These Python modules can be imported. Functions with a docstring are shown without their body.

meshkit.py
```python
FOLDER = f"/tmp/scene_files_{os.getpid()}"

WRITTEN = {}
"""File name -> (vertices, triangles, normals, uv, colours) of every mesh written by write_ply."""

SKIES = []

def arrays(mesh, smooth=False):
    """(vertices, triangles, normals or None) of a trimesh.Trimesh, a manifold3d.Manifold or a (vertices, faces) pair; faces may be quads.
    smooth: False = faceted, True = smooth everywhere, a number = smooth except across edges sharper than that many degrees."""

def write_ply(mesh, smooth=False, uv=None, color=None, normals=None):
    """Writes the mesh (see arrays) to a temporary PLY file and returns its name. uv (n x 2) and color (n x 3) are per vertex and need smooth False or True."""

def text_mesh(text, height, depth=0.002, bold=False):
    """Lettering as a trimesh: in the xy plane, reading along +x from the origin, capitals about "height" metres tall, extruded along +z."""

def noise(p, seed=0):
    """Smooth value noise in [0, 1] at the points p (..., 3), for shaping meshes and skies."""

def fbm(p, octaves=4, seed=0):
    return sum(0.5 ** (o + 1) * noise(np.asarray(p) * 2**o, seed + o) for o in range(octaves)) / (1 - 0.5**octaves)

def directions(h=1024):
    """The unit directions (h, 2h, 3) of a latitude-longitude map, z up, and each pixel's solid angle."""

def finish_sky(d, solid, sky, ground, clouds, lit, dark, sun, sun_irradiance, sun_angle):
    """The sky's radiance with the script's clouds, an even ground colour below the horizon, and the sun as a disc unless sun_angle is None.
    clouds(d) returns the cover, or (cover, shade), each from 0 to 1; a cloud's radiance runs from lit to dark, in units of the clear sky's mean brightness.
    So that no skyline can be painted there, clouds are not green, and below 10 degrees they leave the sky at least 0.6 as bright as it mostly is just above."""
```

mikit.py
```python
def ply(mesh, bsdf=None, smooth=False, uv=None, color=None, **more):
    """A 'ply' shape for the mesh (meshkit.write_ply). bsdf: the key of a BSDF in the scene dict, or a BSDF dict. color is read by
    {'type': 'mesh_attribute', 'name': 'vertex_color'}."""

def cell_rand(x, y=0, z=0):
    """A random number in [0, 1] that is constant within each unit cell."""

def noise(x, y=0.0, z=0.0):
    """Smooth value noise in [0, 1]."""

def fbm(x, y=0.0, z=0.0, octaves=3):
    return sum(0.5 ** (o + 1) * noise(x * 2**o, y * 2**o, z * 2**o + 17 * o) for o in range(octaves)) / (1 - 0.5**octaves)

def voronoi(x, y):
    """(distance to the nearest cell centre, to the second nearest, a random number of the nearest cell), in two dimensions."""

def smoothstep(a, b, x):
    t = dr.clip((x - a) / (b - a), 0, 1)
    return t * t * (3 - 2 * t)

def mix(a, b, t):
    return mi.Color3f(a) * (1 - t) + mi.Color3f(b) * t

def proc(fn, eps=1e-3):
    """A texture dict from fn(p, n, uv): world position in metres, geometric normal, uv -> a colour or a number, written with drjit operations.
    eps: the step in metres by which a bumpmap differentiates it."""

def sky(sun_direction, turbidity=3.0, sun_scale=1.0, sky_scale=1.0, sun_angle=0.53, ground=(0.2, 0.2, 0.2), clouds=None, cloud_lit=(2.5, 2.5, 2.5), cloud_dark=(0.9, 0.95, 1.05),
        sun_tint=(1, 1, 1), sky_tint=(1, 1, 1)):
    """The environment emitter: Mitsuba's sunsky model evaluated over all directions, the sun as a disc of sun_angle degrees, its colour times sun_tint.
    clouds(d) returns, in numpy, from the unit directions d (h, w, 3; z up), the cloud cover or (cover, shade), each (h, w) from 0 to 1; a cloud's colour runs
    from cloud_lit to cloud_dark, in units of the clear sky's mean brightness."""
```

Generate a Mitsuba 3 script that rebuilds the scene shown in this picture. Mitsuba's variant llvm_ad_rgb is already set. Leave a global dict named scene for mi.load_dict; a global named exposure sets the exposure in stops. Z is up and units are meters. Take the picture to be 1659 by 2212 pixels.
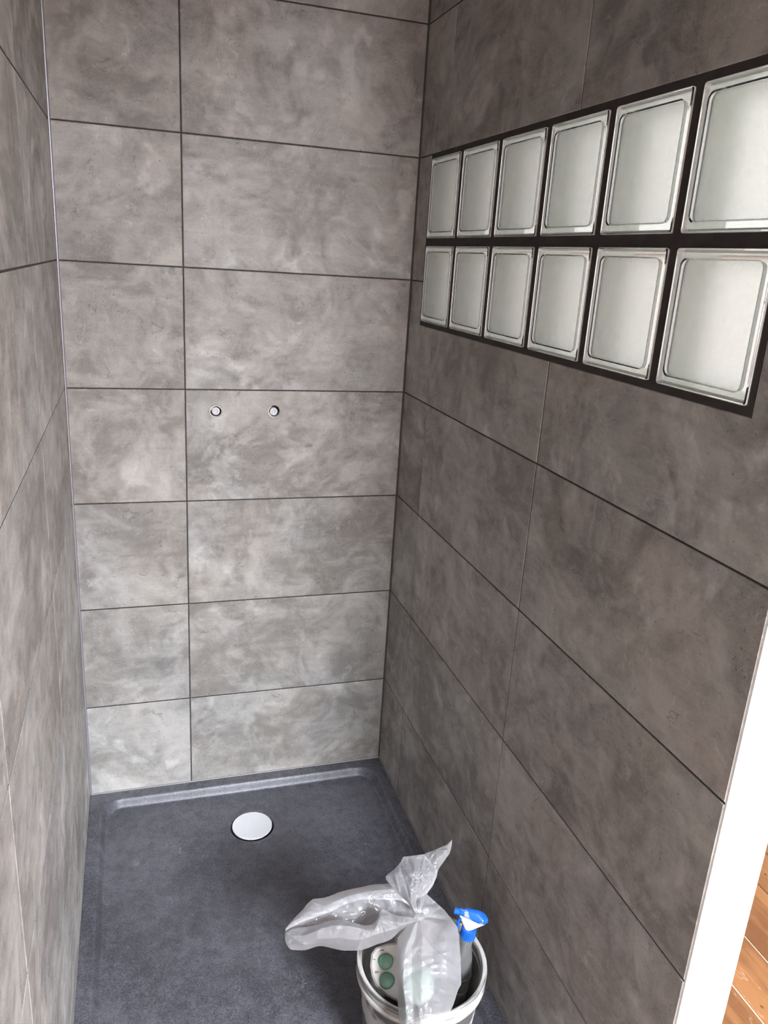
import math, random
import numpy as np, trimesh, drjit as dr, mitsuba as mi
import shapely
from shapely.geometry import Polygon, box as sbox
import manifold3d as m3
import mikit, meshkit
from mikit import proc, noise, fbm, voronoi, cell_rand, smoothstep, mix

T = mi.ScalarTransform4f
random.seed(7)
rng = np.random.default_rng(7)
scene, labels = {}, {}

# ------------------------------------------------------------------ camera, light, exposure
FPX = 1701.85
CAM = np.array([0.1669, -2.0872, 1.5426])
YAW, PITCH, ROLL = 0.3155, 0.3088, -0.0638
_fw = np.array([math.sin(YAW) * math.cos(PITCH), math.cos(YAW) * math.cos(PITCH), -math.sin(PITCH)])
_r = np.array([math.cos(YAW), -math.sin(YAW), 0.0])
_dn = np.cross(_fw, _r)
_up = -(-math.sin(ROLL) * _r + math.cos(ROLL) * _dn)
scene['camera'] = {'type': 'perspective', 'fov': math.degrees(2 * math.atan(829.5 / FPX)), 'fov_axis': 'x',
                   'to_world': T().look_at(origin=CAM.tolist(), target=(CAM + _fw).tolist(), up=_up.tolist()),
                   'near_clip': 0.01, 'far_clip': 100.0}
exposure = 0.64
SKY1 = (116.0, 122.0, 132.0)        # daylight in the roof window of the room in front of the shower
SKY2 = (5.0, 5.5, 5.5)           # daylight in the roof window behind the glass blocks


def add_light(key, cx, cy, cz, sx, sy, rad):
    scene[key] = {'type': 'rectangle', 'to_world': T().translate([cx, cy, cz]).rotate([1, 0, 0], 180).scale([sx / 2, sy / 2, 1]),
                  'bsdf': {'type': 'diffuse', 'reflectance': {'type': 'rgb', 'value': [0.5, 0.5, 0.5]}},
                  'emitter': {'type': 'area', 'radiance': {'type': 'rgb', 'value': list(rad)}}}


ROOM_TOP = 2.53
L1 = (1.19, -4.4, 0.96, 1.8)
L2 = (2.10, -1.2, 1.1, 1.3)
add_light('window_1__pane', L1[0], L1[1], ROOM_TOP + 0.145, L1[2], L1[3], SKY1)
add_light('window_2__pane', L2[0], L2[1], ROOM_TOP + 0.06, L2[2], L2[3], SKY2)

# ------------------------------------------------------------------ materials
def principled(color, rough=0.5, spec=0.5, metallic=0.0, **kw):
    c = color if isinstance(color, dict) else {'type': 'rgb', 'value': list(color)}
    return {'type': 'twosided', 'b': {'type': 'principled', 'base_color': c, 'roughness': rough, 'specular': spec, 'metallic': metallic, **kw}}


def tile_color(p, n, uv):
    wu = fbm(uv.x * 6, uv.y * 6, 31.3, octaves=3) - 0.5
    wv = fbm(uv.x * 6 + 17, uv.y * 6, 11.3, octaves=3) - 0.5
    u, v = uv.x + 0.16 * wu, uv.y + 0.16 * wv
    big = fbm(u * 5.0, v * 6.0, 1.3, octaves=4)
    mid = fbm(u * 19 + 0.5 * wv, v * 23, 7.7, octaves=4)
    brush = fbm(uv.x * 12, uv.y * 90, 3.1, octaves=3)
    fine = fbm(uv.x * 210, uv.y * 340, 5.5, octaves=2)
    mott = fbm(u * 48 + 3, v * 52, 17.7, octaves=4)
    s = 0.58 * (big - 0.5) + 0.44 * (mid - 0.5) + 0.30 * (mott - 0.5) + 0.09 * (brush - 0.5) + 0.14 * (fine - 0.5)
    t = smoothstep(-0.24, 0.24, s)
    c = mix((0.190, 0.178, 0.168), (0.395, 0.382, 0.366), t)
    warm = fbm(u * 6 + 40, v * 6, 9.1, octaves=3)
    c = c * mix((1.015, 0.99, 0.955), (0.99, 0.996, 0.985), smoothstep(0.35, 0.65, warm))
    # dark print blotches and pits, gathered in patches
    patch = smoothstep(0.5, 0.68, fbm(u * 11 + 9, v * 11, 2.2, octaves=3))
    pit = smoothstep(0.62, 0.74, fbm(uv.x * 520 + 30 * wu, uv.y * 400, 21.5, octaves=3))
    c = c * (1 - 0.42 * patch * pit)
    d1, _, r1 = voronoi(uv.x * 82 + 0.9 * mott, uv.y * 82 + 0.9 * mid)
    c = c * (1 - 0.5 * dr.select((d1 < 0.03 + 0.09 * (r1 - 0.88) / 0.12) & (r1 > 0.88), mi.Float(1), mi.Float(0)) * smoothstep(0.40, 0.55, mid))
    weave = noise(uv.x * 620, uv.y * 60, 3.0) + noise(uv.x * 60, uv.y * 620, 8.0) - 1.0
    c = c * (1 + 0.05 * weave)
    c = c * (1 - 0.25 * patch * smoothstep(0.42, 0.60, mid))
    # pale torn patches
    pale = smoothstep(0.50, 0.64, fbm(u * 24 + 3, v * 24, 12.2, octaves=4)) * smoothstep(0.50, 0.66, fbm(u * 8 + 33, v * 8, 15.2, octaves=2))
    c = c + mi.Color3f(0.075) * pale
    # light specks and short pale scratches, in clusters
    clus = smoothstep(0.47, 0.62, fbm(u * 15 + 61, v * 15, 19.2, octaves=3))
    d2, _, r2 = voronoi(uv.x * 90 + 3 + mid, uv.y * 90 + 1.2 * mott)
    c = c + mi.Color3f(0.15) * clus * dr.select((d2 < 0.02 + 0.12 * (r2 - 0.8)) & (r2 > 0.8), mi.Float(1), mi.Float(0))
    d3, _, r3 = voronoi(uv.x * 150 + 1.3 * mott + 9, uv.y * 30 + mid)
    c = c + mi.Color3f(0.09) * clus * dr.select((d3 < 0.10) & (r3 > 0.86), mi.Float(1), mi.Float(0))
    ridge = dr.abs(fbm(u * 30 + 5, v * 22, 4.4, octaves=4) - 0.5)
    mask = smoothstep(0.60, 0.70, fbm(u * 34 + 21, v * 34, 6.4, octaves=2))
    c = c + mi.Color3f(0.075) * mask * (1 - smoothstep(0.0, 0.020, ridge))
    ridge2 = dr.abs(fbm(u * 24 + 55, v * 34, 8.4, octaves=4) - 0.5)
    mask2 = smoothstep(0.62, 0.72, fbm(u * 30 + 71, v * 30, 1.4, octaves=2))
    return c * (1 - 0.30 * mask2 * (1 - smoothstep(0.0, 0.020, ridge2)))


def tile_bump(p, n, uv):
    return fbm(uv.x * 140, uv.y * 200, 3.3, octaves=2) * 0.6 + fbm(uv.x * 25, uv.y * 25, 1.3, octaves=2)


scene['m_tile'] = {'type': 'bumpmap', 'arbitrary': proc(tile_bump, eps=8e-4), 'scale': 0.0007,
                   'b': principled(proc(tile_color), 0.44, 0.16)}


def grout_color(p, n, uv):
    g = fbm(p.x * 60, p.y * 60, p.z * 60, octaves=3)
    return mix((0.030, 0.027, 0.025), (0.055, 0.050, 0.046), g)


scene['m_grout'] = principled(proc(grout_color), 0.8, 0.2)


def tray_color(p, n, uv):
    x, y = p.x * 0.8 + p.y * 0.6, p.y * 0.8 - p.x * 0.6
    b = fbm(x * 7, y * 7, 0.3, octaves=4)
    f = fbm(x * 430, y * 430, p.z * 430, octaves=2)
    m = fbm(x * 55, y * 55, 2.0, octaves=4)
    s = 0.42 * (b - 0.5) + 0.40 * (f - 0.5) + 0.26 * (m - 0.5)
    c = mix((0.044, 0.044, 0.053), (0.122, 0.121, 0.141), smoothstep(-0.26, 0.26, s))
    d, _, r = voronoi(x * 170, y * 170)
    c = c * (1 - 0.55 * dr.select((d < 0.20) & (r > 0.86), mi.Float(1), mi.Float(0)))
    d2, _, r2 = voronoi(x * 60 + 7, y * 60)
    c = c + mi.Color3f(0.12) * dr.select((d2 < 0.06) & (r2 > 0.93), mi.Float(1), mi.Float(0))
    ridge = dr.abs(fbm(x * 20 + 5 + m, y * 20 + m, 4.4, octaves=3) - 0.5)
    mask = smoothstep(0.62, 0.70, fbm(x * 15 + 21, y * 15, 6.4, octaves=2))
    return c + mi.Color3f(0.08) * mask * (1 - smoothstep(0.0, 0.012, ridge))


def tray_bump(p, n, uv):
    return fbm(p.x * 300, p.y * 300, p.z * 300, octaves=2)


scene['m_tray'] = {'type': 'bumpmap', 'arbitrary': proc(tray_bump, eps=6e-4), 'scale': 0.00035,
                   'b': principled(proc(tray_color), 0.42, 0.5)}
scene['m_plaster'] = principled((0.84, 0.83, 0.81), 0.8, 0.3)
scene['m_room'] = principled((0.22, 0.205, 0.195), 0.85, 0.3)
scene['m_white_paint'] = principled((0.80, 0.80, 0.79), 0.6, 0.4)
scene['m_silicone_dark'] = principled((0.05, 0.046, 0.043), 0.45, 0.5)
scene['m_silicone_grey'] = principled((0.22, 0.215, 0.22), 0.4, 0.5)
scene['m_silicone_mid'] = principled((0.12, 0.115, 0.112), 0.45, 0.5)
scene['m_corner_metal'] = principled((0.42, 0.42, 0.47), 0.35, 0.5, 0.7)
scene['m_drain'] = principled((0.74, 0.74, 0.77), 0.22, 0.5)
scene['m_black'] = principled((0.012, 0.012, 0.013), 0.5, 0.4)
scene['m_glass'] = {'type': 'dielectric', 'int_ior': 1.5}
scene['m_satin'] = {'type': 'roughdielectric', 'int_ior': 1.45, 'alpha': 0.13, 'distribution': 'ggx'}
scene['m_block_side'] = principled((0.72, 0.75, 0.72), 0.35, 0.5)
scene['m_block_back'] = {'type': 'principledthin', 'base_color': {'type': 'rgb', 'value': [0.93, 0.95, 0.92]}, 'roughness': 0.5,
                         'diff_trans': 2.0, 'spec_trans': 0.0, 'eta': 1.5}


def board_color(p, n, uv):
    g = fbm(uv.x * 55, uv.y * 4, 2.0, octaves=4)
    b = fbm(uv.x * 14, uv.y * 9, 6.0, octaves=3)
    c = mix((0.16, 0.065, 0.025), (0.29, 0.130, 0.050), smoothstep(0.25, 0.75, 0.5 * g + 0.5 * b))
    d, _, r = voronoi(uv.x * 30, uv.y * 22)
    c = c * (1 - 0.5 * dr.select((d < 0.10) & (r > 0.8), mi.Float(1), mi.Float(0)))
    ridge = dr.abs(fbm(uv.x * 26 + 5 + b, uv.y * 9 + g, 4.4, octaves=4) - 0.5)
    mask = smoothstep(0.55, 0.66, fbm(uv.x * 20 + 21, uv.y * 18, 6.4, octaves=2))
    return c + mi.Color3f(0.10, 0.09, 0.075) * mask * (1 - smoothstep(0.0, 0.016, ridge))


scene['m_board'] = principled(proc(board_color), 0.42, 0.5)
scene['m_gap_dark'] = principled((0.06, 0.045, 0.035), 0.8, 0.3)
scene['m_gap_pale'] = principled((0.55, 0.42, 0.30), 0.7, 0.3)


def bucket_color(p, n, uv):
    a = fbm(uv.x * 14, uv.y * 22, 1.7, octaves=4)
    b = fbm(uv.x * 40, uv.y * 60, 6.7, octaves=3)
    t = smoothstep(0.45, 0.58, 0.72 * a + 0.28 * b)
    return mix((0.075, 0.073, 0.071), (0.36, 0.35, 0.335), t)


def rim_color(p, n, uv):
    a = fbm(uv.x * 12, uv.y * 160, 2.7, octaves=4)
    t = smoothstep(0.36, 0.56, a)
    return mix((0.085, 0.083, 0.080), (0.44, 0.43, 0.41), t)


def bucket_in(p, n, uv):
    a = fbm(uv.x * 9, uv.y * 8, 4.7, octaves=3)
    return mix((0.075, 0.071, 0.066), (0.27, 0.262, 0.245), smoothstep(0.38, 0.66, a))


scene['m_bucket'] = principled(proc(bucket_color), 0.55, 0.4)
scene['m_bucket_rim'] = principled(proc(rim_color), 0.45, 0.5)
scene['m_bucket_in'] = principled(proc(bucket_in), 0.6, 0.4)
scene['m_film'] = {'type': 'principledthin', 'base_color': {'type': 'rgb', 'value': [0.90, 0.90, 0.92]}, 'roughness': 0.18,
                   'diff_trans': 0.85, 'spec_trans': 0.70, 'eta': 1.5}
scene['m_packet'] = principled((0.43, 0.415, 0.39), 0.5, 0.4)
scene['m_green'] = principled((0.085, 0.185, 0.125), 0.35, 0.5)
scene['m_green_pale'] = principled((0.55, 0.74, 0.66), 0.45, 0.5)
scene['m_print'] = principled((0.16, 0.15, 0.14), 0.6, 0.3)
scene['m_blue'] = principled((0.012, 0.10, 0.44), 0.22, 0.5)


def blue_top(p, n, uv):
    s = smoothstep(0.58, 0.66, fbm(p.x * 60 + 3, p.y * 60, p.z * 60, octaves=4))
    return mix((0.012, 0.10, 0.44), (0.42, 0.46, 0.56), s * 0.6)


scene['m_blue_worn'] = principled(proc(blue_top), 0.3, 0.5)
scene['m_cream'] = principled((0.50, 0.485, 0.45), 0.3, 0.5)
scene['m_pet'] = {'type': 'principledthin', 'base_color': {'type': 'rgb', 'value': [0.80, 0.80, 0.80]}, 'roughness': 0.07, 'diff_trans': 0.8, 'spec_trans': 0.80, 'eta': 1.5}
scene['m_water'] = {'type': 'principledthin', 'base_color': {'type': 'rgb', 'value': [0.40, 0.40, 0.385]}, 'roughness': 0.15, 'diff_trans': 0.5, 'spec_trans': 0.35, 'eta': 1.33}
scene['m_plug'] = principled((0.50, 0.50, 0.53), 0.3, 0.5)
scene['m_mortar'] = principled((0.50, 0.47, 0.41), 0.8, 0.3)

# ------------------------------------------------------------------ helpers
counts = {}


def key_for(base):
    if base not in scene and base not in counts:
        counts[base] = 0
        return base
    counts[base] = counts.get(base, 0) + 1
    return f'{base}_{counts[base]:03d}'


def obj(base, mesh, mat, smooth=False, **kw):
    k = key_for(base)
    scene[k] = mikit.ply(mesh, mat, smooth, **kw)
    return k


def tag(k, label, category=None, group=None, kind=None):
    d = {'label': label}
    if category: d['category'] = category
    if group: d['group'] = group
    if kind: d['kind'] = kind
    labels[k] = d


def bx(x0, x1, y0, y1, z0, z1):
    b = trimesh.creation.box(extents=[x1 - x0, y1 - y0, z1 - z0])
    b.apply_translation([(x0 + x1) / 2, (y0 + y1) / 2, (z0 + z1) / 2])
    return b


def cat(ms):
    return trimesh.util.concatenate(ms)


def ring_offset(r, c):
    """mitre offset of a closed ring (n x 2, counter-clockwise) inwards by c"""
    a = r - np.roll(r, 1, 0); b = np.roll(r, -1, 0) - r
    na = np.stack([-a[:, 1], a[:, 0]], 1) / np.linalg.norm(a, axis=1)[:, None]
    nb = np.stack([-b[:, 1], b[:, 0]], 1) / np.linalg.norm(b, axis=1)[:, None]
    m = na + nb
    return r + c * m / (1 + (na * nb).sum(1))[:, None]


def chamfer_prism(poly, depth, c, top=0.0):
    """(vertices (u, v, w), faces): a prism over poly from w = top - depth to w = top, its front edges chamfered by c"""
    import mapbox_earcut as ec
    poly = shapely.geometry.polygon.orient(poly, 1.0)
    rings = [np.array(poly.exterior.coords)[:-1]] + [np.array(h.coords)[:-1] for h in poly.interiors]
    V, F, o, tops, idx = [], [], 0, [], []
    for r in rings:
        n = len(r); q = ring_offset(r, c)
        for pts, w in ((r, top - depth), (r, top - c), (q, top)):
            V.append(np.column_stack([pts, np.full(n, w)]))
        i = np.arange(n); j = (i + 1) % n
        for lo in (0, n):
            F += [np.column_stack([o + lo + i, o + lo + j, o + lo + n + j]), np.column_stack([o + lo + i, o + lo + n + j, o + lo + n + i])]
        tops.append(q); idx.append(o + 2 * n + i); o += 3 * n
    tri = ec.triangulate_float64(np.vstack(tops), np.cumsum([len(q) for q in tops]).astype(np.uint32)).reshape(-1, 3)
    ids = np.concatenate(idx)
    F.append(ids[tri]); F.append(ids[tri][:, ::-1] - np.concatenate([np.full(len(q), 2 * len(q)) for q in tops])[tri][:, ::-1])
    return np.vstack(V), np.vstack(F)


def lathe(profile, n=64):
    """profile (r, z) from bottom to top, outside seen; open mesh, with uv = (arc length, profile length)"""
    p = np.asarray(profile, float)
    a = np.linspace(0, 2 * np.pi, n + 1) - 1.8
    L = np.concatenate([[0], np.cumsum(np.linalg.norm(np.diff(p, axis=0), axis=1))])
    v = np.array([[r * math.cos(t), r * math.sin(t), z] for t in a for r, z in p])
    rm = p[:, 0].max()
    uv = np.array([[rm * (t + 1.8), l] for t in a for l in L])
    m = len(p); F = []
    for i in range(n):
        for j in range(m - 1):
            q = (i * m + j, (i + 1) * m + j, (i + 1) * m + j + 1, i * m + j + 1)
            F += [(q[0], q[1], q[2]), (q[0], q[2], q[3])]
    return v, np.array(F), uv


def arc(cx, cz, r, a0, a1, n=6):
    return [(cx + r * math.cos(math.radians(a)), cz + r * math.sin(math.radians(a))) for a in np.linspace(a0, a1, n)]


def rrect(x0, x1, y0, y1, r, n=5):
    pts = []
    for cx, cy, a in ((x1 - r, y0 + r, -90), (x1 - r, y1 - r, 0), (x0 + r, y1 - r, 90), (x0 + r, y0 + r, 180)):
        pts += arc(cx, cy, r, a, a + 90, n)
    return Polygon(pts)


def hull_spheres(sp, n=24):
    """smooth hull of (centre, radius) spheres"""
    return m3.Manifold.batch_hull([m3.Manifold.sphere(r, n).translate(list(map(float, c))) for c, r in sp])


# ------------------------------------------------------------------ the tiled shower walls
P, Z2 = 0.302, 0.2882                 # row pitch and top of the first whole joint
W, XJ = 0.885, 0.2886                 # inner width, joint on the back wall
END = 1.400                           # length of the side walls
GAP = 0.0030
ROWS = [0.0006, Z2] + [Z2 + P * k for k in range(1, 8)] + [2.528]
TT = 0.008                            # tile thickness
GZ0, GZ1, GY0, GY1 = 1.386, 1.7985, 0.0855, 1.3085   # zone of the glass blocks (z, distance from the back wall)


def wall_tiles(holder, columns, rows, to3d, cut=None, holes=None):
    polys = []
    for c0, c1 in zip(columns[:-1], columns[1:]):
        for r0, r1 in zip(rows[:-1], rows[1:]):
            q = sbox(c0 + GAP / 2, r0 + GAP / 2, c1 - GAP / 2, r1 - GAP / 2)
            if cut is not None: q = q.difference(cut)
            if holes:
                for hx, hz, hr in holes:
                    if q.contains(shapely.Point(hx, hz)):
                        q = q.difference(Polygon([(hx + hr * math.cos(a), hz + hr * math.sin(a)) for a in np.linspace(0, 2 * np.pi, 33)[:-1]]))
            for g in getattr(q, 'geoms', [q]):
                if g.area < 2e-4: continue
                g = shapely.remove_repeated_points(g.simplify(1e-6), 1e-6)
                polys.append(g)
                v, f = chamfer_prism(g, TT, 0.0014)
                v[:, 2] += rng.uniform(-0.0004, 0.0004)
                off = rng.uniform(0, 60, 2)
                uv = v[:, :2] + off
                v3, flip = to3d(v)
                obj(holder + '__tile', (v3, f[:, ::-1] if flip else f), 'm_tile', uv=uv)
    return polys


def grout_mesh(area, polys, depth, recess, to3d):
    g = area.difference(shapely.unary_union([q.buffer(-1e-4, join_style='mitre') for q in polys]))
    out = []
    for part in getattr(g, 'geoms', [g]):
        if part.area < 1e-8 or part.geom_type != 'Polygon': continue
        m = trimesh.creation.extrude_polygon(part, depth - recess, engine='earcut')
        v = np.array(m.vertices); v[:, 2] -= depth
        v3, flip = to3d(v)
        out.append(trimesh.Trimesh(v3, m.faces[:, ::-1] if flip else m.faces, process=False))
    return cat(out)


to_back = lambda v: (np.column_stack([v[:, 0], -v[:, 2], v[:, 1]]), False)                  # u = x, w towards -y
to_right = lambda v: (np.column_stack([W - v[:, 2], -v[:, 0], v[:, 1]]), False)             # u = distance from the back wall
to_left = lambda v: (np.column_stack([v[:, 2], -v[:, 0], v[:, 1]]), True)

PIPES = [(0.366, 1.1375), (0.520, 1.1380)]
HOLE_R = 0.0165
TOPZ = ROWS[-1]
# back wall
slab = sbox(-0.02, -0.06, W + 0.08, ROOM_TOP)
for x, z in PIPES: slab = slab.difference(shapely.Point(x, z).buffer(HOLE_R + 2e-4))
m = trimesh.creation.extrude_polygon(slab, 0.11, engine='earcut')
v = np.array(m.vertices)
obj('wall_back', (np.column_stack([v[:, 0], TT + 0.11 - v[:, 2], v[:, 1]]), m.faces), 'm_plaster'); tag('wall_back', 'grey tiled back wall of the shower', kind='structure')
pol = wall_tiles('wall_back', [0.002, XJ, W - 0.001], ROWS, to_back, holes=[(x, z, HOLE_R) for x, z in PIPES])
hole_area = sbox(0, 0, W, TOPZ)
for x, z in PIPES: hole_area = hole_area.difference(shapely.Point(x, z).buffer(HOLE_R + 2e-4))
obj('wall_back__grout', grout_mesh(hole_area, pol, TT, 0.0016, to_back), 'm_grout')
# left wall
LEND = 2.40
obj('wall_left', bx(-0.12, -TT, -5.6, TT, -0.06, ROOM_TOP), 'm_room'); tag('wall_left', 'grey tiled left wall of the shower', kind='structure')
pol = wall_tiles('wall_left', [0.0012, 0.561, 1.170, 1.775, LEND], ROWS, to_left)
obj('wall_left__grout', grout_mesh(sbox(0, 0, LEND, TOPZ), pol, TT, 0.0012, to_left), 'm_grout')
# right wall with the opening for the glass blocks
XB = W + 0.085
zone = sbox(GY0, GZ0, GY1, GZ1)
core = sbox(0, -0.06, END, ROOM_TOP).difference(zone)
m = trimesh.creation.extrude_polygon(core, XB - W - TT, engine='earcut')
v = np.array(m.vertices); v3 = np.column_stack([W + TT + v[:, 2], -v[:, 0], v[:, 1]])
obj('wall_right', (v3, m.faces[:, ::-1]), 'm_plaster'); tag('wall_right', 'grey tiled right wall of the shower with a white end', kind='structure')
pol = wall_tiles('wall_right', [0.001, 0.1846, 0.7949, END + GAP / 2], ROWS, to_right, cut=zone)
obj('wall_right__grout', grout_mesh(sbox(0, 0, END, TOPZ).difference(zone), pol, TT, 0.0016, to_right), 'm_grout')
# white corner bead that closes the end of the right wall
obj('trim_1', bx(W + 0.0012, XB + 0.002, -END - 0.003, -END, -0.05, ROOM_TOP), 'm_white_paint'); tag('trim_1', 'white end face of the right wall', kind='structure')
# metal corner strip on the left, dark silicone on the right
st = Polygon([(0.0006, -0.0006), (0.0052, -0.0006), (0.0045, -0.0028), (0.0028, -0.0045), (0.0006, -0.0052)])
m = trimesh.creation.extrude_polygon(st, TOPZ - 0.004, engine='earcut'); m.apply_translation([0, 0, 0.004])
obj('trim_2', m, 'm_corner_metal'); tag('trim_2', 'thin metal strip in the left corner of the shower', kind='structure')
st = Polygon([(W, -0.0004), (W, -0.0045), (W - 0.0045, -0.0004)])
m = trimesh.creation.extrude_polygon(st, TOPZ - 0.004, engine='earcut'); m.apply_translation([0, 0, 0.004])
obj('trim_3', m, 'm_silicone_dark'); tag('trim_3', 'dark sealant line in the right corner of the shower', kind='structure')
# sealant between the tiles and the tray
bead = lambda: Polygon([(0, 0), (0.0028, 0), (0.0022, 0.0014), (0.0010, 0.0024), (0, 0.0028)])
m = trimesh.creation.extrude_polygon(bead(), W - 0.004, engine='earcut')
v = np.array(m.vertices); obj('trim_4', (np.column_stack([v[:, 2] + 0.002, -v[:, 0], v[:, 1]]), m.faces), 'm_silicone_grey'); tag('trim_4', 'pale sealant line along the back edge of the tray', kind='structure')
m = trimesh.creation.extrude_polygon(bead(), END - 0.006, engine='earcut')
v = np.array(m.vertices); obj('trim_5', (np.column_stack([W - v[:, 0], -v[:, 2] - 0.005, v[:, 1]]), m.faces), 'm_silicone_mid'); tag('trim_5', 'sealant line along the right edge of the tray', kind='structure')

# ------------------------------------------------------------------ glass blocks
BW, BH, BD, PITCHY, PITCHZ = 0.1836, 0.1851, 0.084, 0.2033, 0.2038
BY0, BZT = 0.0968, 1.787
X0 = W - 0.0025                       # front of the blocks, a little proud of the tiles


def to_block(v):  # u along -y from the block's back-wall side, v up, w towards the shower; centred
    return np.column_stack([-v[:, 2], -v[:, 0], v[:, 1]])


hw, hh = BW / 2, BH / 2
fr_poly = rrect(-hw + 0.0009, hw - 0.0009, -hh + 0.0009, hh - 0.0009, 0.0045).difference(rrect(-hw + 0.0145, hw - 0.0145, -hh + 0.0145, hh - 0.0145, 0.010, 7))
v, f = chamfer_prism(fr_poly, 0.013, 0.0016)
MB_FRAME = mikit.ply((to_block(v), f), 'm_glass')
v, f = chamfer_prism(rrect(-hw + 0.0148, hw - 0.0148, -hh + 0.0148, hh - 0.0148, 0.0098, 7), 0.009, 0.0006, top=-0.0007)
MB_PANEL = mikit.ply((to_block(v), f), 'm_satin')
coat = trimesh.creation.extrude_polygon(rrect(-hw, hw, -hh, hh, 0.005).difference(rrect(-hw + 0.0007, hw - 0.0007, -hh + 0.0007, hh - 0.0007, 0.0045)), 0.0122, engine='earcut')
v = np.array(coat.vertices); v[:, 2] -= 0.0134
MB_COAT = mikit.ply((to_block(v), coat.faces), 'm_block_side')
inn = 0.0055
side = trimesh.creation.extrude_polygon(rrect(-hw, hw, -hh, hh, 0.004).difference(rrect(-hw + inn, hw - inn, -hh + inn, hh - inn, 0.004)), 0.062, engine='earcut')
v = np.array(side.vertices); v[:, 2] -= 0.0755
MB_SIDE = mikit.ply((to_block(v), side.faces), 'm_block_side')
bs = 0.0005
v = np.array([[-hw + bs, -hh + bs, -0.0765], [hw - bs, -hh + bs, -0.0765], [hw - bs, hh - bs, -0.0765], [-hw + bs, hh - bs, -0.0765]])
MB_BACK = mikit.ply((to_block(v), np.array([[0, 1, 2], [0, 2, 3]])), 'm_block_back')
nth = ['first', 'second', 'third', 'fourth', 'fifth', 'sixth']
blocks = []
for r in range(2):
    for c in range(6):
        k = key_for('glass_block')
        y = BY0 + c * PITCHY + BW / 2; z = BZT - r * PITCHZ - BH / 2
        M = T().translate([X0, -y, z])
        for part, d in (('front_frame', MB_FRAME), ('front_panel', MB_PANEL), ('edge_coating', MB_COAT), ('side_wall', MB_SIDE), ('back_panel', MB_BACK)):
            scene[f'{k}__{part}'] = {**d, 'to_world': M}
        row = 'upper' if r == 0 else 'lower'
        tag(k, f'clear glass block with a frosted panel, {nth[c]} from the back corner, {row} row', 'glass block', f'glass blocks in the {row} row')
        blocks.append(sbox(y - BW / 2, z - BH / 2, y + BW / 2, z + BH / 2))
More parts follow.
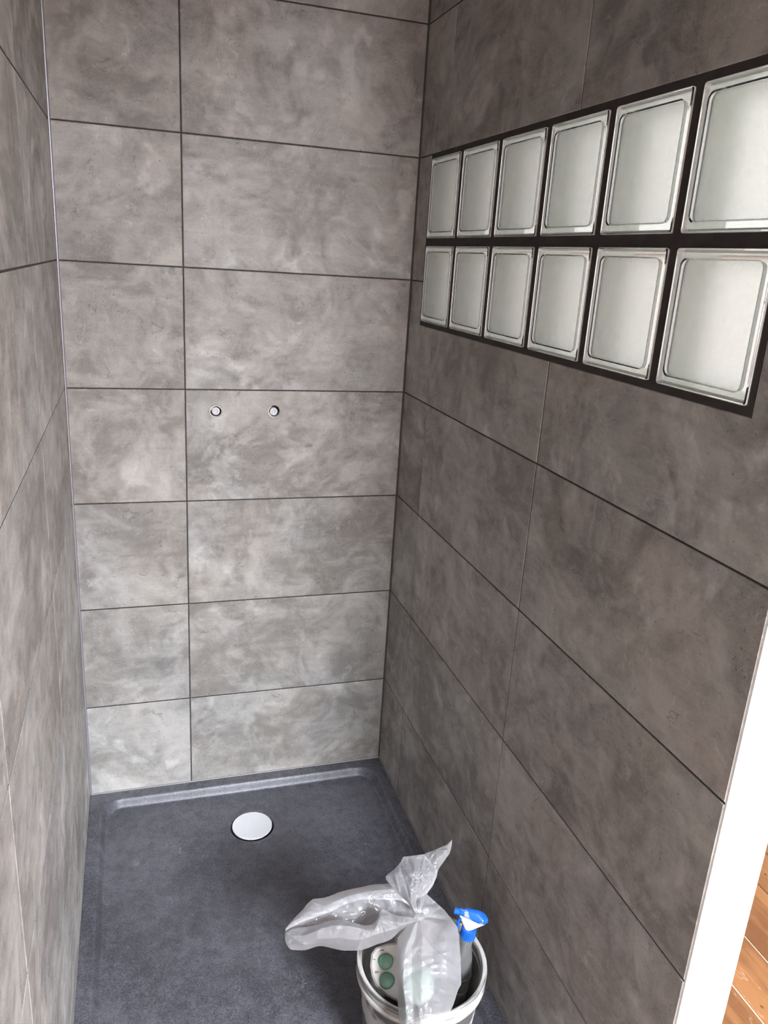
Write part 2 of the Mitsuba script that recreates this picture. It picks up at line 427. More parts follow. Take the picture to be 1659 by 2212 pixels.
gr = zone.difference(shapely.unary_union([b.buffer(0.0003, join_style='mitre') for b in blocks]))
m = trimesh.creation.extrude_polygon(gr, 0.084, engine='earcut')
v = np.array(m.vertices); obj('wall_right__block_grout', (np.column_stack([W + 0.0012 + v[:, 2], -v[:, 0], v[:, 1]]), m.faces[:, ::-1]), 'm_grout')

# ------------------------------------------------------------------ shower tray and drain
TX0, TX1, TY0, TY1 = 0.0, W, 0.0, END
IX0, IX1, IY0, IY1, IR = 0.031, 0.853, 0.034, END - 0.035, 0.062
DRX, DRY, DRR = 0.4445, 0.203, 0.0565
SL = 0.017


def tray_height(x, y):
    cx, cy = (IX0 + IX1) / 2, (IY0 + IY1) / 2
    qx = np.abs(x - cx) - (IX1 - IX0) / 2 + IR; qy = np.abs(y - cy) - (IY1 - IY0) / 2 + IR
    sd = np.minimum(np.maximum(qx, qy), 0) + np.hypot(np.maximum(qx, 0), np.maximum(qy, 0)) - IR
    t = np.clip(-sd / SL, 0, 1)
    prof = np.where(t < 0.5, 1 - 1.6 * t * t, 0.6 - 1.4 * (t - 0.5) + 0.4 * (t - 0.5) ** 2)
    prof = 1 - (t * t * (3 - 2 * t))
    d = np.hypot(x - DRX, y - DRY)
    fall = -0.006 * np.clip(1 - d / 0.9, 0, 1)
    z = -0.021 * (1 - prof) + fall * (1 - prof)
    return z, d


xs = np.unique(np.concatenate([np.linspace(TX0, 0.1, 40), np.linspace(0.1, 0.8, 110), np.linspace(0.8, TX1, 36)]))
ys = np.unique(np.concatenate([np.linspace(TY0, 0.11, 44), np.linspace(0.11, 1.3, 170), np.linspace(1.3, TY1, 36)]))
gx, gy = np.meshgrid(xs, ys, indexing='ij')
z, dd = tray_height(gx, gy)
nx, ny = gx.shape
ii, jj = np.meshgrid(np.arange(nx - 1), np.arange(ny - 1), indexing='ij')
a = (ii * ny + jj).ravel(); quad = np.stack([a, a + 1, a + ny + 1, a + ny], 1)
cxm = gx.ravel()[quad].mean(1); cym = gy.ravel()[quad].mean(1)
keep = np.hypot(cxm - DRX, cym - DRY) > DRR + 0.0165
F = quad[keep]; F = np.vstack([F[:, [0, 1, 2]], F[:, [0, 2, 3]]])
V = np.column_stack([gx.ravel(), -gy.ravel(), z.ravel()])
# round neck around the drain, blending into the grid
na = 96
ang = np.linspace(0, 2 * np.pi, na, endpoint=False)
rr = [DRR + 0.024, DRR + 0.013, DRR + 0.008, DRR + 0.005, DRR + 0.0035, DRR + 0.0032]
dz = [0.0, -0.0002, -0.0008, -0.0022, -0.0055, -0.019]
rv = []
for q, e in zip(rr, dz):
    xx, yy = DRX + q * np.cos(ang), DRY + q * np.sin(ang)
    rv.append(np.column_stack([xx, -yy, tray_height(xx, yy)[0] + e + (0.00015 if e == 0 else 0.00025)]))
rv = np.vstack(rv); rf = []
for k in range(len(rr) - 1):
    i = np.arange(na); j = (i + 1) % na
    rf += [np.column_stack([k * na + i, k * na + j, (k + 1) * na + j]), np.column_stack([k * na + i, (k + 1) * na + j, (k + 1) * na + i])]
edge = bx(TX0, TX1, -TY1, TY0, -0.05, -0.0405)
skirt = cat([bx(TX0, TX1, -TY1, -TY1 + 0.004, -0.05, -0.0006), bx(TX0, TX0 + 0.004, -TY1, TY0, -0.05, -0.0006), bx(TX1 - 0.004, TX1, -TY1, TY0, -0.05, -0.0006), bx(TX0, TX1, TY0 - 0.004, TY0, -0.05, -0.0006)])
tm = cat([trimesh.Trimesh(V, F, process=False), trimesh.Trimesh(rv, np.vstack(rf), process=False), edge, skirt])
obj('shower_tray', tm, 'm_tray', 50)
tag('shower_tray', 'dark grey speckled shower tray with a rounded recess, set between the tiled walls', 'shower tray')
zd = float(tray_height(np.array(DRX), np.array(DRY + 0.08))[0])
# cover: a shallow disc with a rounded edge; throat below
pr = [(0.0, -0.004), (DRR - 0.001, -0.004), (DRR, -0.0025), (DRR, 0.0005)] + arc(DRR - 0.0015, 0.0005, 0.0015, 0, 90, 5) + [(DRR * 0.6, 0.0023), (0.0, 0.0025)]
v, f, uv = lathe(pr, 96); v = v + [DRX, -DRY, zd + 0.0005]
obj('drain_cover', (v, f), 'm_drain', 35)
pr = [(0.045, -0.012), (0.045, -0.003), (0.042, -0.003), (0.042, -0.012)]
v, f, uv = lathe(pr, 48); v = v + [DRX, -DRY, zd]
k = obj('drain_cover__collar', (v, f), 'm_black')
pr = [(0.0, -0.0125), (DRR + 0.0031, -0.0125), (DRR + 0.0031, -0.0118), (0.0, -0.0118)]
v, f, uv = lathe(pr, 48); v = v + [DRX, -DRY, zd]
obj('shower_tray__drain_throat', (v, f), 'm_black')
tag('drain_cover', 'round pale grey drain cover lying in the dark shower tray', 'drain cover')

# ------------------------------------------------------------------ capped water outlets in the back wall
for n, (x, z) in enumerate(PIPES):
    k = key_for('water_outlet')
    rot = T().translate([x, 0, z]).rotate([1, 0, 0], 90)       # local z -> -y (out of the wall)
    # mortar left round the hole, uneven
    a = np.linspace(0, 2 * np.pi, 41)[:-1]
    g = np.random.default_rng(20 + n)
    wob = 0.0026 * meshkit.fbm(np.column_stack([np.cos(a) * 1.7, np.sin(a) * 1.7, np.full(40, n * 5.0)]), 2, n)
    ro = HOLE_R + 0.0002 + 0 * wob
    if n == 0: ri = HOLE_R - 0.0008 - 2.2 * wob * (0.55 + 0.45 * np.cos(a - 2.3))
    else: ri = HOLE_R - 0.0004 - 2.0 * wob * np.clip(np.cos(a - 3.4), 0, 1)
    poly = Polygon(np.column_stack([ro * np.cos(a), ro * np.sin(a)]), [np.column_stack([ri * np.cos(a), ri * np.sin(a)])])
    m = trimesh.creation.extrude_polygon(poly, 0.0125, engine='earcut'); m.apply_translation([0, 0, -0.0125 - 0.0006])
    scene[k + '__mortar_ring'] = {**mikit.ply(m, 'm_mortar'), 'to_world': rot}
    pr = [(HOLE_R + 0.001, -0.03), (HOLE_R + 0.001, -0.009), (HOLE_R + 0.0002, -0.009), (HOLE_R + 0.0002, -0.028), (0.0, -0.028)]
    v, f, uv = lathe(pr, 32); scene[k + '__socket'] = {**mikit.ply((v, f), 'm_black'), 'to_world': rot}
    # plug: disc with rounded edge, hexagon recess
    hexa = Polygon([(0.0042 * math.cos(t), 0.0042 * math.sin(t)) for t in np.linspace(0, 2 * np.pi, 7)[:-1]])
    v, f = chamfer_prism(Polygon([(0.0106 * math.cos(t), 0.0106 * math.sin(t)) for t in np.linspace(0, 2 * np.pi, 37)[:-1]], [list(hexa.exterior.coords)]), 0.022, 0.0012)
    v[:, 0] += 0.0008 if n == 0 else 0.0; v[:, 1] += -0.0008 if n == 0 else -0.0018
    v[:, 2] -= 0.0065
    scene[k + '__plug'] = {**mikit.ply((v, f), 'm_plug'), 'to_world': rot}
    v, f, uv = lathe([(0.0, -0.016), (0.0044, -0.016), (0.0044, -0.0095), (0.0, -0.0095)], 12)
    v[:, 0] += 0.0008 if n == 0 else 0.0; v[:, 1] += -0.0008 if n == 0 else -0.0018
    scene[k + '__plug_socket'] = {**mikit.ply((v, f), 'm_plug'), 'to_world': rot}
    tag(k, 'capped water outlet in the back wall with a pale ring of mortar, the left one' if n == 0 else 'capped water outlet in the back wall with a dark open ring, the right one', 'water outlet')

# ------------------------------------------------------------------ room outside the shower
FZ = -0.05
RX = 3.3
obj('floor', bx(-0.12, RX + 0.1, -5.7, 0.12, FZ - 0.08, FZ - 0.018), 'm_gap_dark'); tag('floor', 'orange brown boarded floor beside the shower', kind='structure')
x = XB + 0.003; bw = 0.1385
xs_b = [0.98 + 0.0]
# joints at about 1.47, 1.60, 1.775, 1.885 as in the photo
joints = [1.060, 1.200, 1.335, 1.478, 1.612, 1.780, 1.895, 2.035, 2.175, 2.315, 2.455, 2.595, 2.735, 2.875, 3.015, 3.155, RX]
prev = XB + 0.001
for n, jx in enumerate(joints):
    gapw = 0.0035 if n < 5 else 0.0022
    y_s = [0.0, -(2.0 + 0.9 * random.random()), -3.8 - random.random(), -5.6]
    for ya, yb in zip(y_s[:-1], y_s[1:]):
        q = sbox(prev + gapw / 2, -ya, jx - gapw / 2, -yb - 0.002)
        v, f = chamfer_prism(q, 0.018, 0.0012)
        uv = v[:, :2] + rng.uniform(0, 40, 2)
        obj('floor__board', (np.column_stack([v[:, 0], -v[:, 1], v[:, 2] + FZ]), f[:, ::-1]), 'm_board', uv=uv)
    if n < 5: obj('floor__joint_filler', bx(jx - gapw / 2, jx + gapw / 2, -3.0, -0.02, FZ - 0.018, FZ - 0.0012), 'm_gap_pale')
    prev = jx
# boards in front of the shower
prev = 0.001
for jx in [0.14, 0.28, 0.42, 0.56, 0.70, 0.84, XB]:
    q = sbox(prev + 0.0015, END + 0.004, jx - 0.0015, 5.6)
    v, f = chamfer_prism(q, 0.018, 0.0012); uv = v[:, :2] + rng.uniform(0, 40, 2)
    obj('floor__board', (np.column_stack([v[:, 0], -v[:, 1], v[:, 2] + FZ]), f[:, ::-1]), 'm_board', uv=uv)
    prev = jx
obj('wall_room_back', bx(W + 0.08, RX + 0.1, 0.0, 0.12, FZ, ROOM_TOP), 'm_room'); tag('wall_room_back', 'white wall behind the glass block wall', kind='structure')
obj('wall_room_right', bx(RX, RX + 0.1, -5.7, 0.0, FZ, ROOM_TOP), 'm_room'); tag('wall_room_right', 'white right wall of the room', kind='structure')
obj('wall_front', bx(-0.02, RX, -5.7, -5.6, FZ, ROOM_TOP), 'm_room'); tag('wall_front', 'white wall behind the photographer', kind='structure')
ceil = sbox(-0.12, -5.7, RX + 0.1, 0.12)
for cx, cy, sx, sy in (L1, L2): ceil = ceil.difference(sbox(cx - sx / 2, cy - sy / 2, cx + sx / 2, cy + sy / 2))
m = trimesh.creation.extrude_polygon(ceil, 0.16, engine='earcut'); m.apply_translation([0, 0, ROOM_TOP])
obj('ceiling', m, 'm_room'); tag('ceiling', 'white ceiling', kind='structure')
for n, (cx, cy, sx, sy) in enumerate((L1, L2)):
    fr = sbox(cx - sx / 2 + 0.001, cy - sy / 2 + 0.001, cx + sx / 2 - 0.001, cy + sy / 2 - 0.001).difference(sbox(cx - sx / 2 + 0.04, cy - sy / 2 + 0.04, cx + sx / 2 - 0.04, cy + sy / 2 - 0.04))
    m = trimesh.creation.extrude_polygon(fr, 0.05, engine='earcut'); m.apply_translation([0, 0, ROOM_TOP + 0.005])
    obj(f'window_{n + 1}__window_frame', m, 'm_white_paint')
    tag(f'window_{n + 1}', 'roof window giving daylight', kind='structure')

# ------------------------------------------------------------------ bucket
BC = np.array([0.664, -0.982]); BZ = -0.0215; RIM = 0.250
R0, R1 = 0.098, 0.1215
H = RIM - BZ
v, f, uv = lathe([(0.0, 0.0), (R0 - 0.004, 0.0)] + arc(R0 - 0.004, 0.004, 0.004, -90, 0, 4) + [(R0 + (R1 - R0) * q, 0.004 + (H - 0.012) * q) for q in np.linspace(0.08, 1, 14)], 96)
obj('bucket__body', (v + [BC[0], BC[1], BZ], f), 'm_bucket', True, uv=uv)
v, f, uv = lathe([(R1 - 0.0035 - (R1 - R0) * q, H - 0.004 - (H - 0.010) * q) for q in np.linspace(0, 1, 14)] + [(0.0, 0.006)], 96)
obj('bucket__inside', (v + [BC[0], BC[1], BZ], f), 'm_bucket_in', True, uv=uv)
rl = [(R1 - 0.0063, H - 0.036), (R1 - 0.0036, H - 0.003)] + arc(R1 - 0.0006, H - 0.003, 0.003, 180, 90, 5) + arc(R1 + 0.0030, H - 0.0030, 0.003, 90, 0, 5) + [(R1 + 0.006, H - 0.011), (R1 + 0.0045, H - 0.0125), (R1 + 0.0005, H - 0.0128)]
v, f, uv = lathe(rl, 96)
obj('bucket__rim', (v + [BC[0], BC[1], BZ], f[:, ::-1]), 'm_bucket_rim', 60) if False else obj('bucket__rim', (v + [BC[0], BC[1], BZ], f[:, ::-1]), 'm_bucket_rim', True, uv=uv)
co = [(R1 - 0.0035, H - 0.031)] + arc(R1 + 0.0035, H - 0.0285, 0.0025, -90, 0, 4) + arc(R1 + 0.0035, H - 0.0235, 0.0025, 0, 90, 4) + [(R1 - 0.002, H - 0.0205)]
v, f, uv = lathe(co, 96)
obj('bucket__collar', (v + [BC[0], BC[1], BZ], f), 'm_bucket_rim', True, uv=uv)
tag('bucket', 'dirty round bucket smeared with pale plaster, standing in the shower tray by the right wall', 'bucket')

# ------------------------------------------------------------------ spray bottle standing in the bucket
SB = np.array([0.728, -0.979, -0.0125])
DIR = math.atan2(0.50, -0.86)                       # nozzle direction
SM = T().translate(SB.tolist()).rotate([0, 1, 0], 6.0).rotate([0, 0, 1], math.degrees(DIR))
SMH = SM @ T().translate([0, 0, 0.305]).scale(0.84).translate([0, 0, -0.300])
SMT = SMH @ T().translate([0, 0, 0.312]).scale(0.85).translate([0, 0, -0.312])
kb = key_for('spray_bottle')


def sput(part, mesh, mat, smooth=40, **kw):
    k = key_for(kb + '__' + part)
    scene[k] = {**mikit.ply(mesh, mat, smooth, **kw), 'to_world': SM if part in ('body', 'liquid', 'dip_tube', 'ridge') else SMH if part == 'collar' else SMT}


body = [(0.0, 0.0), (0.029, 0.0), (0.033, 0.004), (0.0335, 0.11), (0.0322, 0.1135), (0.0322, 0.1165), (0.0335, 0.120), (0.0335, 0.150), (0.0322, 0.153), (0.0322, 0.156), (0.0335, 0.160),
        (0.033, 0.185), (0.030, 0.205), (0.024, 0.226), (0.0165, 0.246), (0.0135, 0.256), (0.0135, 0.272)]
v, f, uv = lathe([(r * (0.76 if r > 0.014 else 0.9), z * 1.10) for r, z in body], 48)
sput('body', (v, f), 'm_pet', True)
liq = [(0.0, 0.002), (0.027, 0.002), (0.0312, 0.006), (0.0312, 0.146), (0.0, 0.146)]
v, f, uv = lathe([(r * 0.74, z * 1.095) for r, z in liq], 40)
sput('liquid', (v, f), 'm_water', 40)
v, f, uv = lathe([(0.0, 0.01), (0.0028, 0.01), (0.0028, 0.295), (0.0, 0.295)], 12)
sput('dip_tube', (v, f), 'm_cream')
for zr in (0.128, 0.172, 0.205):
    rb = trimesh.creation.torus(0.0252, 0.0009, major_sections=48, minor_sections=8); rb.apply_translation([0, 0, zr])
    sput('ridge', rb, 'm_cream', 60)
# ribbed collar
UPZ = 0.026
up = lambda hs: [((c[0], c[1], c[2] + UPZ), r) for c, r in hs]
a = np.linspace(0, 2 * np.pi, 105)[:-1]
r = 0.0172 + 0.0006 * np.sign(np.sin(a * 26))
m = trimesh.creation.extrude_polygon(Polygon(np.column_stack([r * np.cos(a), r * np.sin(a)])), 0.020, engine='earcut'); m.apply_translation([0, 0, 0.262 + UPZ])
lip = trimesh.creation.cylinder(0.0186, 0.003, sections=64); lip.apply_translation([0, 0, 0.2605 + UPZ])
sput('collar', cat([m, lip]), 'm_blue', 30)
# cream lower housing of the trigger head: from the collar up and back
hs = [((0.004, 0, 0.284), 0.0115), ((-0.001, 0, 0.300), 0.013), ((-0.022, 0.004, 0.313), 0.010), ((-0.022, -0.004, 0.313), 0.010), ((-0.031, 0, 0.3155), 0.010), ((0.026, 0, 0.3145), 0.0085)]
sput('housing', hull_spheres(up(hs)), 'm_cream', 50)
# blue top shell
hs = [((-0.028, 0.007, 0.3235), 0.0115), ((-0.028, -0.007, 0.3235), 0.0115), ((-0.012, 0, 0.330), 0.0135), ((0.010, 0, 0.330), 0.0115), ((0.030, 0.002, 0.326), 0.0085), ((0.030, -0.002, 0.326), 0.0085), ((-0.034, 0, 0.3215), 0.0115)]
top = hull_spheres(up(hs), 32) - m3.Manifold.cube([0.2, 0.2, 0.1], True).translate([0, 0, 0.2685 + UPZ])
sput('top_shell', top, 'm_blue_worn', 50)
# nozzle with a hole
noz = trimesh.creation.annulus(0.0042, 0.0092, 0.014, sections=40)
noz.apply_transform(trimesh.transformations.rotation_matrix(math.pi / 2, [0, 1, 0])); noz.apply_translation([0.0425, 0, 0.3235 + UPZ])
plug = trimesh.creation.cylinder(0.0045, 0.006, sections=24); plug.apply_transform(trimesh.transformations.rotation_matrix(math.pi / 2, [0, 1, 0])); plug.apply_translation([0.0400, 0, 0.3235 + UPZ])
sput('nozzle', cat([noz, plug]), 'm_blue', 40)
# trigger lever hanging under the nozzle
tr = [m3.Manifold.batch_hull([m3.Manifold.sphere(0.0042, 16).translate([x0, s, z0 + UPZ]) for x0, z0 in (p0, p1) for s in (-0.0045, 0.0045)]) for p0, p1 in (((0.026, 0.312), (0.0335, 0.298)), ((0.0335, 0.298), (0.031, 0.282)), ((0.031, 0.282), (0.034, 0.270)))]
trg = tr[0] + tr[1] + tr[2]
sput('trigger', trg, 'm_blue', 50)
tag(kb, 'clear spray bottle with a blue and white trigger head, standing in the bucket', 'spray bottle')

# ------------------------------------------------------------------ plastic bag tied over the bucket
K = np.array([0.6457, -0.992, 0.360])                 # the knot
Nn = -np.array([0.283, 0.647, -0.708]); Nn /= np.linalg.norm(Nn)
Ss = np.cross([0, 0, 1.0], Nn); Ss /= np.linalg.norm(Ss)
Ss = Ss + 0.075 * np.cross(Nn, Ss); Ss /= np.linalg.norm(Ss)
Tt = np.cross(Nn, Ss)


def bagpt(q):
    q = np.asarray(q, float) * 0.00098
    q = np.stack([0.895 * q[..., 0] - 0.021 * q[..., 1], 0.049 * q[..., 0] + 0.776 * q[..., 1], q[..., 2]], -1)
    q = np.concatenate([q[..., :2] * (1 - q[..., 2:3] / 1.68), q[..., 2:3]], -1)
    return K + q[..., :1] * Ss + q[..., 1:2] * Tt + q[..., 2:3] * Nn


def resample(pts, n, smooth=True):
    p = np.asarray(pts, float)
    if p.shape[1] == 2: p = np.column_stack([p, np.zeros(len(p))])
    L = np.concatenate([[0], np.cumsum(np.linalg.norm(np.diff(p, axis=0), axis=1))]); L /= L[-1]
    t = np.linspace(0, 1, n)
    if smooth:
        from scipy.interpolate import PchipInterpolator
        return PchipInterpolator(L, p)(t)
    return np.column_stack([np.interp(t, L, p[:, k]) for k in range(3)])


def sheet(curves, n=220, rows=26, crease=0.65, seed=0, amp=3.0, folds=14, crinkle=None):
    """a film lofted across curves (each a list of (s, t, w) in mm), creased at them, with sharp folds and crumples"""
    from scipy.interpolate import PchipInterpolator
    C = np.array([resample(c, n) for c in curves])
    par = np.arange(len(C)); q = np.linspace(0, len(C) - 1, rows * (len(C) - 1) + 1)
    lin = np.array([[np.interp(q, par, C[:, i, k]) for k in range(3)] for i in range(n)]).transpose(0, 2, 1)
    smo = PchipInterpolator(par, C, axis=0)(q).transpose(1, 0, 2)
    S = crease * lin + (1 - crease) * smo
    u = np.linspace(0, 1, len(q))
    edge = np.minimum(1, 5 * np.minimum(u, 1 - u))[None, :] * 0.75 + 0.25
    edge = edge * np.minimum(1, np.linspace(0.15, 4, n))[:, None]
    pts = S.copy(); pts[..., 2] *= 0.4
    w = pts * 0.028
    warp = meshkit.fbm(w + seed * 9.1, 2, seed) - 0.5
    r1 = np.abs(meshkit.noise(np.stack([w[..., 0] + warp, w[..., 1] * 0.8 + warp, w[..., 2]], -1) + seed * 3.3, seed + 1) - 0.5) * 2
    r2 = np.abs(meshkit.noise(w * 2.7 + seed * 1.7, seed + 2) - 0.5) * 2
    dz = amp * (1.0 * (0.5 - r1) + 0.5 * (0.5 - r2))
    g = np.random.default_rng(100 + seed)
    for k in range(folds):                              # straight sharp folds, most of them running to the knot
        c = S[g.integers(int(n * 0.15), n), g.integers(0, len(q))][:2]
        a = math.atan2(c[1], c[0]) + g.normal(0, 0.35 if k % 3 else 1.2)
        L, wd, h = g.uniform(30, 95), g.uniform(4, 13), g.choice([-1, 1]) * g.uniform(1.2, 3.6) * amp / 4
        dx, dy = S[..., 0] - c[0], S[..., 1] - c[1]
        al, ac = dx * math.cos(a) + dy * math.sin(a), -dx * math.sin(a) + dy * math.cos(a)
        ac = ac + 0.0025 * g.normal() * al * al
        dz = dz + h * np.maximum(0, 1 - np.abs(ac) / wd) * np.maximum(0, 1 - (al / L) ** 2)
    for k in range(3 * folds):                          # many fine creases in all directions
        c = S[g.integers(0, n), g.integers(0, len(q))][:2]
        a = math.atan2(c[1], c[0]) + g.normal(0, 0.9)
        L, wd, h = g.uniform(12, 45), g.uniform(2.2, 5.0), g.choice([-1, 1]) * g.uniform(0.3, 1.0)
        dx, dy = S[..., 0] - c[0], S[..., 1] - c[1]
        al, ac = dx * math.cos(a) + dy * math.sin(a), -dx * math.sin(a) + dy * math.cos(a)
        ac = ac + 0.004 * g.normal() * al * al
        dz = dz + h * np.maximum(0, 1 - np.abs(ac) / wd) * np.maximum(0, 1 - (al / L) ** 2)
    if crinkle:
        cx, cy, cr, ca = crinkle
        m = np.clip(1.4 - np.hypot((S[..., 0] - cx) / cr, (S[..., 1] - cy) / (1.5 * cr)), 0, 1)
        dz = dz + ca * m * 2 * np.abs(meshkit.noise(np.stack([S[..., 0] * 0.24, S[..., 1] * 0.13, S[..., 0] * 0 + seed], -1), seed) - 0.5)
    S[..., 2] += edge * dz
    S[..., 0] += 0.22 * amp * (0.5 - r2); S[..., 1] += 0.22 * amp * (0.5 - r1)
    n_, m_ = S.shape[:2]
    ii, jj = np.meshgrid(np.arange(n_ - 1), np.arange(m_ - 1), indexing='ij')
    a = (ii * m_ + jj).ravel()
    F = np.vstack([np.column_stack([a, a + m_, a + m_ + 1]), np.column_stack([a, a + m_ + 1, a + 1])])
    return bagpt(S.reshape(-1, 3)), F


# neck of the bag lying over to the left: back layer, upper band, front layer
A = [(-4, 14, -8), (-35, 50, -14), (-52, 80, -14), (-87, 79, -12), (-129, 72, -10), (-171, 62, -8), (-210, 48, -6), (-229, 46, -4), (-255, 20, -2), (-288, -19, 0)]
U = [(-2, 8, 6), (-50, 42, 12), (-77, 43, 16), (-115, 44, 18), (-157, 34, 16), (-182, 21, 12), (-215, 8, 8), (-252, -6, 6), (-287, -24, 2)]
A2 = [(-3, 11, 8), (-40, 50, 10), (-66, 66, 14), (-110, 62, 14), (-160, 50, 14), (-205, 30, 10), (-230, 22, 10), (-258, 5, 6), (-288, -21, 2)]
B = [(0, 2, 14), (-50, 8, 26), (-80, 22, 26), (-92, -6, 34), (-112, -15, 34), (-143, -8, 30), (-171, 0, 26), (-200, -6, 24), (-240, -16, 16), (-262, -18, 10), (-287, -28, 4)]
B2 = [(0, -2, 14), (-50, -10, 40), (-84, -6, 44), (-100, -28, 50), (-143, -18, 50), (-180, -14, 44), (-220, -26, 38), (-255, -36, 24), (-288, -32, 6)]
B3 = [(0, -4, 12), (-48, -20, 36), (-90, -34, 44), (-135, -46, 44), (-180, -42, 40), (-220, -44, 34), (-258, -52, 18), (-288, -35, 4)]
D = [(0, -8, 4), (-35, -22, 6), (-59, -44, 4), (-87, -55, 2), (-133, -69, 0), (-157, -69, 0), (-210, -59, 0), (-248, -68, 0), (-272, -66, 0), (-288, -38, 0)]
M1 = [(-2, 4, -14), (-60, 18, -30), (-110, 10, -34), (-160, 0, -30), (-220, -10, -22), (-262, -18, -10), (-288, -28, 0)]
kbag = key_for('plastic_bag')


def bput(part, mf):
    scene[key_for(kbag + '__' + part)] = mikit.ply(mf, 'm_film', True)


bput('neck_back', sheet([A, M1, D], seed=1, amp=5))
bput('neck_band', sheet([A, A2, U], seed=2, amp=3.5))
bput('neck_front', sheet([B, B2, B3, D], seed=3, amp=5))
# upright corners of the bag above the knot
L_ = [(-8, 4, 4), (-30, 40, 2), (-62, 75, 2), (-74, 94, 0), (-56, 112, 2), (-40, 132, 4), (-35, 142, 5)]
Mid = [(-2, 6, 12), (-18, 40, 22), (-18, 75, 26), (-14, 100, 26), (-10, 120, 20), (-6, 138, 12), (-2, 146, 8)]
R_ = [(4, 8, 4), (-6, 38, 6), (17, 57, 6), (30, 76, 2), (40, 105, -2), (28, 126, 0), (10, 148, 2)]
bput('corner', sheet([L_, Mid, R_], n=220, rows=40, seed=4, amp=4, crinkle=(6, 82, 22, 5.0)))
L2_ = [(-6, 20, -10), (-10, 70, -16), (0, 120, -16), (11, 147, -14), (35, 158, -14), (63, 172, -12), (73, 182, -12)]
M2_ = [(2, 20, -6), (8, 66, -2), (22, 100, -4), (34, 132, -6), (50, 146, -8), (66, 164, -10), (73.5, 181.5, -12)]
R2_ = [(8, 18, -10), (18, 56, -14), (31, 76, -14), (43, 112, -14), (56, 132, -13), (69, 153, -12), (74, 181, -12)]
bput('corner', sheet([L2_, M2_, R2_], seed=5, amp=3))
# body: front film fanning out from the knot over the rim of the bucket
c0 = [(-5, 2, 6), (-35, -29, 18), (-45, -42, 22), (-48, -75, 30), (-46, -145, 42), (-39, -227, 52), (-34, -285, 30)]
c1 = [(-3, 0, 12), (-18, -36, 40), (-30, -75, 56), (-33, -120, 66), (-28, -180, 76), (-24, -235, 78), (-20, -285, 50)]
c2 = [(-1, -1, 13), (-8, -38, 34), (-15, -75, 48), (-16, -120, 60), (-12, -180, 72), (-10, -235, 76), (-8, -285, 50)]
c3 = [(0, -2, 14), (8, -38, 44), (6, -75, 62), (6, -120, 72), (4, -180, 84), (2, -235, 84), (2, -285, 56)]
c4 = [(2, -2, 13), (26, -36, 36), (30, -75, 54), (30, -120, 66), (26, -180, 80), (16, -235, 82), (12, -280, 54)]
c5 = [(3, 0, 12), (48, -22, 34), (58, -70, 52), (58, -120, 60), (50, -175, 70), (36, -218, 72), (22, -270, 52)]
c6 = [(5, 2, 8), (60, -4, 10), (82, -20, 12), (86, -55, 24), (88, -92, 30), (88, -138, 40), (81, -154, 46), (68, -190, 56), (58, -206, 60), (30, -245, 50)]
bput('body_front', sheet([c0, c1, c2, c3, c4, c5, c6], rows=12, seed=6, amp=4))
d0 = [(-5, 2, 4), (-33, -29, 6), (-40, -45, 4), (-38, -75, -8), (-28, -120, -26)]
d1 = [(0, 0, -6), (-5, -30, -20), (0, -70, -40), (0, -130, -55)]
d2 = [(4, 2, -4), (50, -10, -18), (60, -60, -30), (58, -125, -40)]
d3 = [(6, 4, 0), (60, -2, 6), (82, -19, 8), (86, -55, 16), (88, -92, 20)]
bput('body_back', sheet([d0, d1, d2, d3], seed=7, amp=4))
# clear shoulder to the right of the knot
e0 = [(2, 4, 0), (8, 30, -10), (17, 55, -14)]
e1 = [(4, 2, 4), (35, 18, -4), (54, 20, -10)]
e2 = [(6, 0, 8), (48, -4, 8), (83, -20, 10)]
bput('shoulder', sheet([e0, e1, e2], n=60, seed=8, amp=3, folds=6))
kn = trimesh.creation.icosphere(3, 1.0); kv = np.array(kn.vertices)
kv = kv * (0.78 + 0.5 * meshkit.fbm(kv * 2.2 + 4, 3, 3))[:, None] * [15, 11, 10] + [0, 2, 8]
scene[key_for(kbag + '__knot')] = mikit.ply((bagpt(kv), kn.faces), 'm_film', True)
tag(kbag, 'crumpled translucent white plastic bag tied shut, hanging out of the bucket', 'plastic bag')

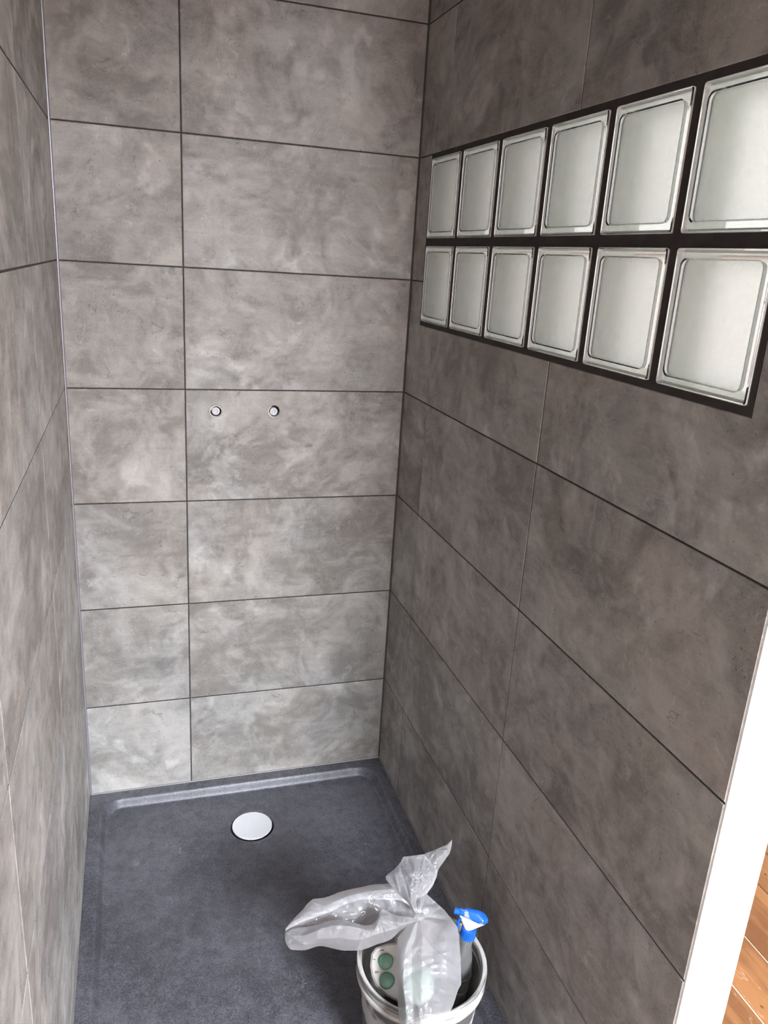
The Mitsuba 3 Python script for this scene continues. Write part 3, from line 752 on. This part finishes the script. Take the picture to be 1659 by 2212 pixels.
# a white packet with two green caps seen against it, left in the bucket
pk = [(-101, -75), (-92, -62), (-70, -54), (-42, -52), (-38, -100), (-40, -160), (-43, -176), (-66, -164), (-90, -143), (-99, -122), (-103, -100)]
WP = -46.0
v, f = chamfer_prism(Polygon(pk[::-1]) if not Polygon(pk).exterior.is_ccw else Polygon(pk), 14.0, 4.0, top=WP)
kp = obj('packet', (bagpt(v), f), 'm_packet', 30)
tag(kp, 'small off-white packet tucked in the left of the bucket beside the plastic bag', 'packet')
for pts in ([(-82, -67), (-74, -65), (-75, -69), (-83, -70)], [(-98, -86), (-91, -87), (-91, -89), (-98, -88)], [(-93, -112), (-84, -112), (-85, -116), (-92, -117)]):
    q = Polygon(pts); q = shapely.geometry.polygon.orient(q, 1.0)
    m = trimesh.creation.extrude_polygon(q, 0.6, engine='earcut'); vv = np.array(m.vertices); vv[:, 2] += WP - 0.2
    obj(kp + '__print', (bagpt(vv), m.faces), 'm_print')
for n, (s, t) in enumerate(((-70, -92), (-67, -132))):
    prof = [(0.0, 0.0), (18.5, 0.0), (19, 1.5)] + arc(13.0, 2.0, 6.0, 0, 75, 6) + [(8, 8.6), (0.0, 9.2)]
    v, f, uv = lathe(prof, 40)
    kc = np.random.default_rng(n)
    ang = np.arctan2(v[:, 1], v[:, 0])
    v[:, 0] *= 0.86 * (1 + 0.05 * np.sin(3 * ang + n)); v[:, 1] *= 0.96
    k = obj('green_cap', (bagpt(v + [s, t, WP - 0.5]), f), 'm_green', 40)
    tag(k, ('upper' if n == 0 else 'lower') + ' of two round green caps on the off-white packet in the bucket', 'cap')
# pale green things showing through the front film of the bag
for n, (s, t, w, rx, ry, rz) in enumerate(((0, -140, 40, 34, 40, 14), (-24, -200, 52, 10, 16, 8))):
    sp = trimesh.creation.icosphere(3, 1.0); vv = np.array(sp.vertices)
    vv = np.sign(vv) * np.abs(vv) ** 0.8
    vv = vv * (0.85 + 0.3 * meshkit.fbm(vv * 1.6 + n * 7, 2, n))[:, None] * [rx, ry, rz] + [s, t, w]
    k = obj('soap_pouch', (bagpt(vv), sp.faces), 'm_green_pale' if n == 0 else 'm_green', True)
    tag(k, 'large pale green pouch showing through the front of the plastic bag' if n == 0 else 'small dark green lump low in the front of the plastic bag', 'pouch')
